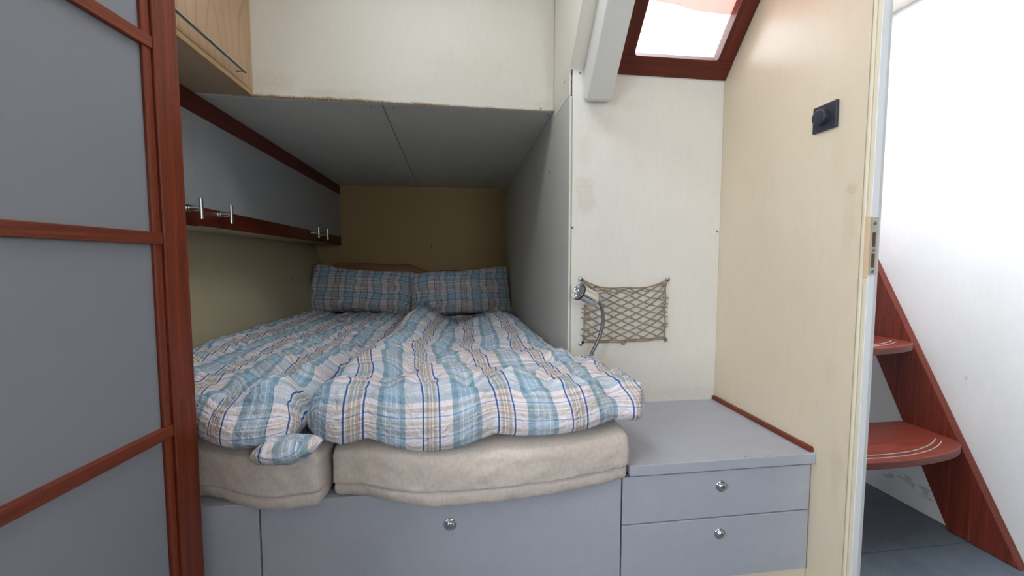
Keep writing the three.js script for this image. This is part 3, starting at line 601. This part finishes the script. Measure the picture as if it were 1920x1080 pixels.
// ------------------------------------------------------------------ pillows and bolster
function pillow(label, cx, cy, cz, w, h, th, tilt, turn, roll, sd) {
  const o = thing('pillow', label, 'pillow', [cx, cy - h / 2, cz], 'plaid pillows at the head of the berth');
  const NX = 90, NY = 60, geos = [];
  for (const side of [1, -1]) {
    const pos = [], uv = [], idx = [];
    for (let j = 0; j <= NY; j++) for (let i = 0; i <= NX; i++) {
      const a = 2 * lerp(i / NX, 0.5 - 0.5 * Math.cos(Math.PI * i / NX), 0.6) - 1, b = 2 * lerp(j / NY, 0.5 - 0.5 * Math.cos(Math.PI * j / NY), 0.6) - 1;
      const pinch = 1 - 0.02 * (1 - b * b) * a * a, pinch2 = 1 - 0.1 * (1 - a * a) * b * b, ca = a * a * b * b;
      let x = a * w / 2 * pinch, y = b * h / 2 * pinch2 + 0.02 * N(a * 1.5, sd, 3) * b;
      let e = Math.pow(Math.max(0, 1 - a ** 4) * Math.max(0, 1 - b ** 4), 0.42);
      let z = side * th / 2 * e * (1 + 0.12 * N(a * 2, b * 2, sd)) ;
      z += (0.008 * (ridged(a * 3 + b, b * 3, sd + 2) - 0.6) + 0.02 * ca * N(a * 6, b * 6, sd + 4)) * (e + 0.3) * (side > 0 ? 1 : 0.3) * e;
      z += 0.025 * N(a * 2.4, b * 1.1, sd + 9) * (1 - 0.2 * e);
      pos.push(x, y, z); uv.push(x + 0.02 * N(a * 3, b * 3, sd), y * 1.05 + 0.015 * N(a * 2, b * 3, sd + 5));
    }
    for (let j = 0; j < NY; j++) for (let i = 0; i < NX; i++) { const a = j * (NX + 1) + i, b = a + 1, c = a + NX + 1, d = c + 1; if (side > 0) idx.push(a, b, c, b, d, c); else idx.push(a, c, b, b, c, d); }
    const g = new THREE.BufferGeometry(); g.setAttribute('position', new THREE.Float32BufferAttribute(pos, 3)); g.setAttribute('uv', new THREE.Float32BufferAttribute(uv, 2)); g.setIndex(idx); g.computeVertexNormals(); geos.push(g);
  }
  const g = smooth(merge(geos)); g.rotateZ(roll); g.rotateX(-tilt); g.rotateY(turn); g.translate(cx, cy, cz);
  part(o, 'pillowcase', g, M.plaidPillow);
}
pillow('plaid pillow at the head of the berth, on the hull side', -0.742, 1.072, -3.27, 0.76, 0.37, 0.17, 0.42, 0.05, -0.075, 1.7);
pillow('plaid pillow at the head of the berth, beside the white side panel', 0.014, 1.055, -3.25, 0.785, 0.38, 0.17, 0.42, -0.02, 0.06, 6.2);
{
  const c = thing('bolster', 'brownish cushion standing behind the plaid pillows', 'cushion', [-0.35, 0.85, -3.57]);
  part(c, 'cover', softBox(-1.03, 0.36, 0.85, 1.285, -3.645, -3.50, 70, 20, 8, 0.05, (q) => { q.y += sst(1.12, 1.27, q.y) * (0.02 * N(q.x * 5, 3) - 0.05 * sst(-0.45, -0.25, q.x) - 0.015 * sst(-1, -0.5, q.x)); q.z += 0.012 * N(q.x * 6, q.y * 5); }), M.bolster);
}

// ------------------------------------------------------------------ cord net on the panel
{
  const n = thing('storage_net', 'brown cord net stretched between hooks on the cream panel', 'net', [0.63, 1.1, ZP]);
  const Zn = ZP + 0.012, TL = [0.462, 1.228], TR = [0.797, 1.227], BL = [0.468, 0.993], BR = [0.797, 0.998];
  const pt = (a, b) => {                                              // a across, b down
    const sagT = 0.036 * Math.sin(Math.PI * a) + 0.006 * Math.sin(3 * Math.PI * a), sagB = 0.006 * Math.sin(Math.PI * a);
    const sideL = 0.006 * Math.sin(Math.PI * b), sideR = -0.004 * Math.sin(Math.PI * b);
    const xl = lerp(TL[0], BL[0], b) + sideL, xr = lerp(TR[0], BR[0], b) + sideR;
    const yt = lerp(TL[1], TR[1], a) - sagT, yb = lerp(BL[1], BR[1], a) - sagB;
    return [lerp(xl, xr, a), lerp(yt, yb, b), Zn + 0.004 * Math.sin(a * 21 + b * 17)];
  };
  const NI = 11, NJ = 15, cords = [], knots = [];
  const node = (i, j) => { const a = i / NI, b = j / NJ; return pt(clamp(a + 0.012 * N(i * 1.7, j * 2.3, 2)), clamp(b + 0.012 * N(i * 2.1, j * 1.3, 6))); };
  for (let j = 0; j < NJ; j++) for (let i = 0; i <= NI; i++) if ((i + j) % 2 === 0) {
    for (const s of [-1, 1]) if (i + s >= 0 && i + s <= NI) cords.push(rod(node(i, j), node(i + s, j + 1), 0.0025, 7));
    knots.push((() => { const g = new THREE.SphereGeometry(0.0033, 7, 5); g.translate(...node(i, j)); return g; })());
  }
  part(n, 'mesh_cords', merge([...cords, ...knots]), M.rope);
  const edge = (f, k = 12) => Array.from({ length: k + 1 }, (_, i) => f(i / k));
  part(n, 'border_cord', tube(edge((t) => { const p = pt(t, 0); return [p[0], p[1] + 0.002, p[2] + 0.002]; }), 0.0026, 48, 8), M.rope);
  part(n, 'border_cord', tube(edge((t) => { const p = pt(t, 0.05); return [p[0], p[1] + 0.005 * Math.sin(t * 30), p[2] + 0.003]; }, 20), 0.0022, 60, 8), M.rope);
  part(n, 'border_cord', tube(edge((t) => pt(t, 1)), 0.0028, 48, 8), M.rope);
  part(n, 'border_cord', tube(edge((t) => pt(t, 0.965), 16), 0.0022, 48, 8), M.rope);
  part(n, 'border_cord', tube(edge((t) => pt(0, t)), 0.0026, 40, 8), M.rope);
  part(n, 'border_cord', tube(edge((t) => pt(1, t)), 0.0026, 40, 8), M.rope);
  for (const b of [0.46, 0.53, 0.62, 0.8, 0.9]) { const p = pt(0, b); part(n, 'cord_end', rod([p[0] - 0.012, p[1] + 0.003, p[2]], [p[0] + 0.02, p[1] - 0.002, p[2] + 0.003], 0.003, 8), M.rope); }
  for (const b of [0.3, 0.4, 0.46, 0.54, 0.62, 0.74, 0.79]) { const p = pt(1, b); part(n, 'cord_end', rod([p[0] + 0.011, p[1] - 0.001, p[2]], [p[0] - 0.014, p[1] + 0.002, p[2] + 0.003], 0.003, 8), M.rope); }
  const hook = lathe([[0, 0.012], [0.006, 0.0118], [0.0082, 0.0095], [0.0086, 0.007], [0.0062, 0.005], [0.0062, 0]], 20);
  for (const [x, y, dx, dy] of [[0.455, 1.234, 0.010, -0.006], [0.806, 1.232, -0.007, -0.008], [0.459, 0.986, 0.010, 0.008], [0.629, 0.984, 0.004, 0.010], [0.803, 0.992, -0.006, 0.008]]) {
    const h = place(n, 'hook', hook, M.satin, [x, y, ZP], FACE_Z);
    part(n, 'loop', rod([x + dx * 0.3, y + dy * 0.3, ZP + 0.006], [x + dx, y + dy, ZP + 0.012], 0.0052, 10), M.black, 'black elastic loop');
  }
}

// ------------------------------------------------------------------ gooseneck reading lamp
{
  const l = thing('reading_lamp', 'chrome gooseneck reading lamp in front of the cord net', 'lamp', [0.452, 0.745, -1.44]);
  const C = [0.452, 1.176, -1.40], dir = new THREE.Vector3(-0.86, 0.42, 0.28).normalize();
  const head = lathe([[0, -0.045], [0.012, -0.044], [0.024, -0.038], [0.0285, -0.03], [0.0295, -0.02], [0.0295, 0.034], [0.0302, 0.036], [0.0302, 0.041], [0.0285, 0.042], [0.026, 0.038], [0.0255, 0.03]], 40);
  const lens = lathe([[0, 0.0335], [0.012, 0.0335], [0.0255, 0.0325]], 32), ring = lathe([[0.0262, 0.0375], [0.0305, 0.0415], [0.031, 0.0385], [0.0305, 0.034]], 40);
  const q = new THREE.Quaternion().setFromUnitVectors(new THREE.Vector3(0, 1, 0), dir);
  for (const [nm, g, m] of [['lamp_head', head, M.chrome], ['lens', lens, M.lens], ['rim', ring, M.switch]]) { g.applyQuaternion(q); g.translate(...C); part(l, nm, g, m); }
  const b = new THREE.Vector3(...C).addScaledVector(dir, -0.044);
  part(l, 'gooseneck', tube([b.toArray(), [b.x + 0.018, b.y - 0.012, b.z - 0.008], [0.519, 1.115, -1.425], [0.522, 1.07, -1.43], [0.508, 1.01, -1.435], [0.482, 0.95, -1.44], [0.476, 0.86, -1.442], [0.478, 0.76, -1.442]], 0.0064, 90, 12), M.neck);
  part(l, 'base', rod([0.478, 0.7455, -1.442], [0.478, 0.766, -1.442], 0.013, 20, 0.011), M.satin);
}

// ------------------------------------------------------------------ dimmer switch
{
  const s = thing('dimmer_switch', 'dark square dimmer switch with a round knob on the beige wall', 'switch', [XW, 1.70, -1.043]);
  const pg = new RoundedBoxGeometry(0.009, 0.073, 0.075, 3, 0.003); pg.translate(XW - 0.0048, 1.70, -1.043);
  part(s, 'plate', pg, M.switch);
  const k = lathe([[0, 0.018], [0.016, 0.0178], [0.0205, 0.0165], [0.0215, 0.013], [0.0222, 0.002], [0.0225, 0]], 40); k.rotateZ(Math.PI / 2); k.translate(XW - 0.009, 1.701, -1.046);
  part(s, 'knob', k, M.switch);
}

// ------------------------------------------------------------------ companion ladder in the passage
{
  const l = thing('companion_ladder', 'reddish wood companion ladder against the white passage wall', 'ladder', [1.8, 0, -1.7]);
  const zu = (y) => -1.344 - (y / 1.9), zl = (y) => -1.602 - (y / 1.98);
  for (const [x0, x1] of [[2.33, 2.368], [1.20, 1.238]]) part(l, 'stringer', prism([[zu(0), 0.001], [zu(2.5), 2.5], [zl(2.5), 2.5], [zl(0), 0.001]], 'x', x0, x1, 'y', 0.004), M.redwood);
  const treadAt = (y, lab) => {
    const back = zl(y) , c = 1.784, hw = 0.546, front = zu(y) + 0.13, side = zu(y) - 0.02;
    const sh = new THREE.Shape(); sh.moveTo(c - hw, back); sh.lineTo(c + hw, back); sh.lineTo(c + hw, side);
    sh.bezierCurveTo(c + hw - 0.02, side + 0.10, c + hw - 0.25, front, c, front); sh.bezierCurveTo(c - hw + 0.25, front, c - hw + 0.02, side + 0.10, c - hw, side); sh.closePath();
    let g = new THREE.ExtrudeGeometry(sh, { depth: 0.026, bevelEnabled: true, bevelThickness: 0.004, bevelSize: 0.004, bevelOffset: -0.004, bevelSegments: 2, curveSegments: 24 });
    g = uvBy(toAxis(g, 'y', y - 0.03), 'x');
    const t = part(l, 'tread', g, M.redwood);
    for (const k of [0.03, 0.055]) {
      const pts = []; for (let i = 0; i <= 24; i++) { const a = i / 24 * 0.86 + 0.07, u = 2 * a - 1; const zz = front - k - Math.pow(Math.abs(u), 2.6) * (front - side) * 1.05; pts.push([c + u * hw * 0.98, y + 0.0005, zz]); }
      part(t, 'grip_strip', (() => { const gg = tube(pts, 0.0026, 60, 6); return gg; })(), M.grip);
    }
  };
  for (const y of [0.455, 0.884, 1.313, 1.742]) treadAt(y);
}

// ------------------------------------------------------------------ red canvas cover pulled half over the outside of the window
{
  const h = thing('canvas_cover', 'thin red canvas cover lying over the upper part of the raked window', 'cover', [0.8, 2.2, -1.3]);
  const pos = [], idx = [], A = 30, B = 20;
  for (const off of [0, 0.0012]) for (let j = 0; j <= B; j++) for (let i = 0; i <= A; i++) {
    const a = i / A, b = j / B, x = lerp(0.585, 1.012, a), y0 = pieces([0, 0.3, 0.65, 0.88, 1], [2.172, 2.160, 2.147, 2.146, 2.158])(a), y = lerp(y0, 2.66, b);
    const d = -(0.033 + off + 0.006 * Math.sin(x * 30 + b * 5) * (0.4 + b) + 0.006);
    pos.push(x, y + d * nS.y, slopeZ(y) + d * nS.z);
  }
  const S = (A + 1) * (B + 1);
  for (const [o, f] of [[0, 1], [S, 0]]) for (let j = 0; j < B; j++) for (let i = 0; i < A; i++) { const a = o + j * (A + 1) + i, b = a + 1, c = a + A + 1, d = c + 1; f ? idx.push(a, b, c, b, d, c) : idx.push(a, c, b, b, c, d); }
  const g = new THREE.BufferGeometry(); g.setAttribute('position', new THREE.Float32BufferAttribute(pos.slice(0, S * 3), 3)); g.setIndex(idx.slice(0, A * B * 6)); g.computeVertexNormals();
  part(h, 'canvas', g, M.hood);
}

scene.updateMatrixWorld(true);
renderer.render(scene, camera);
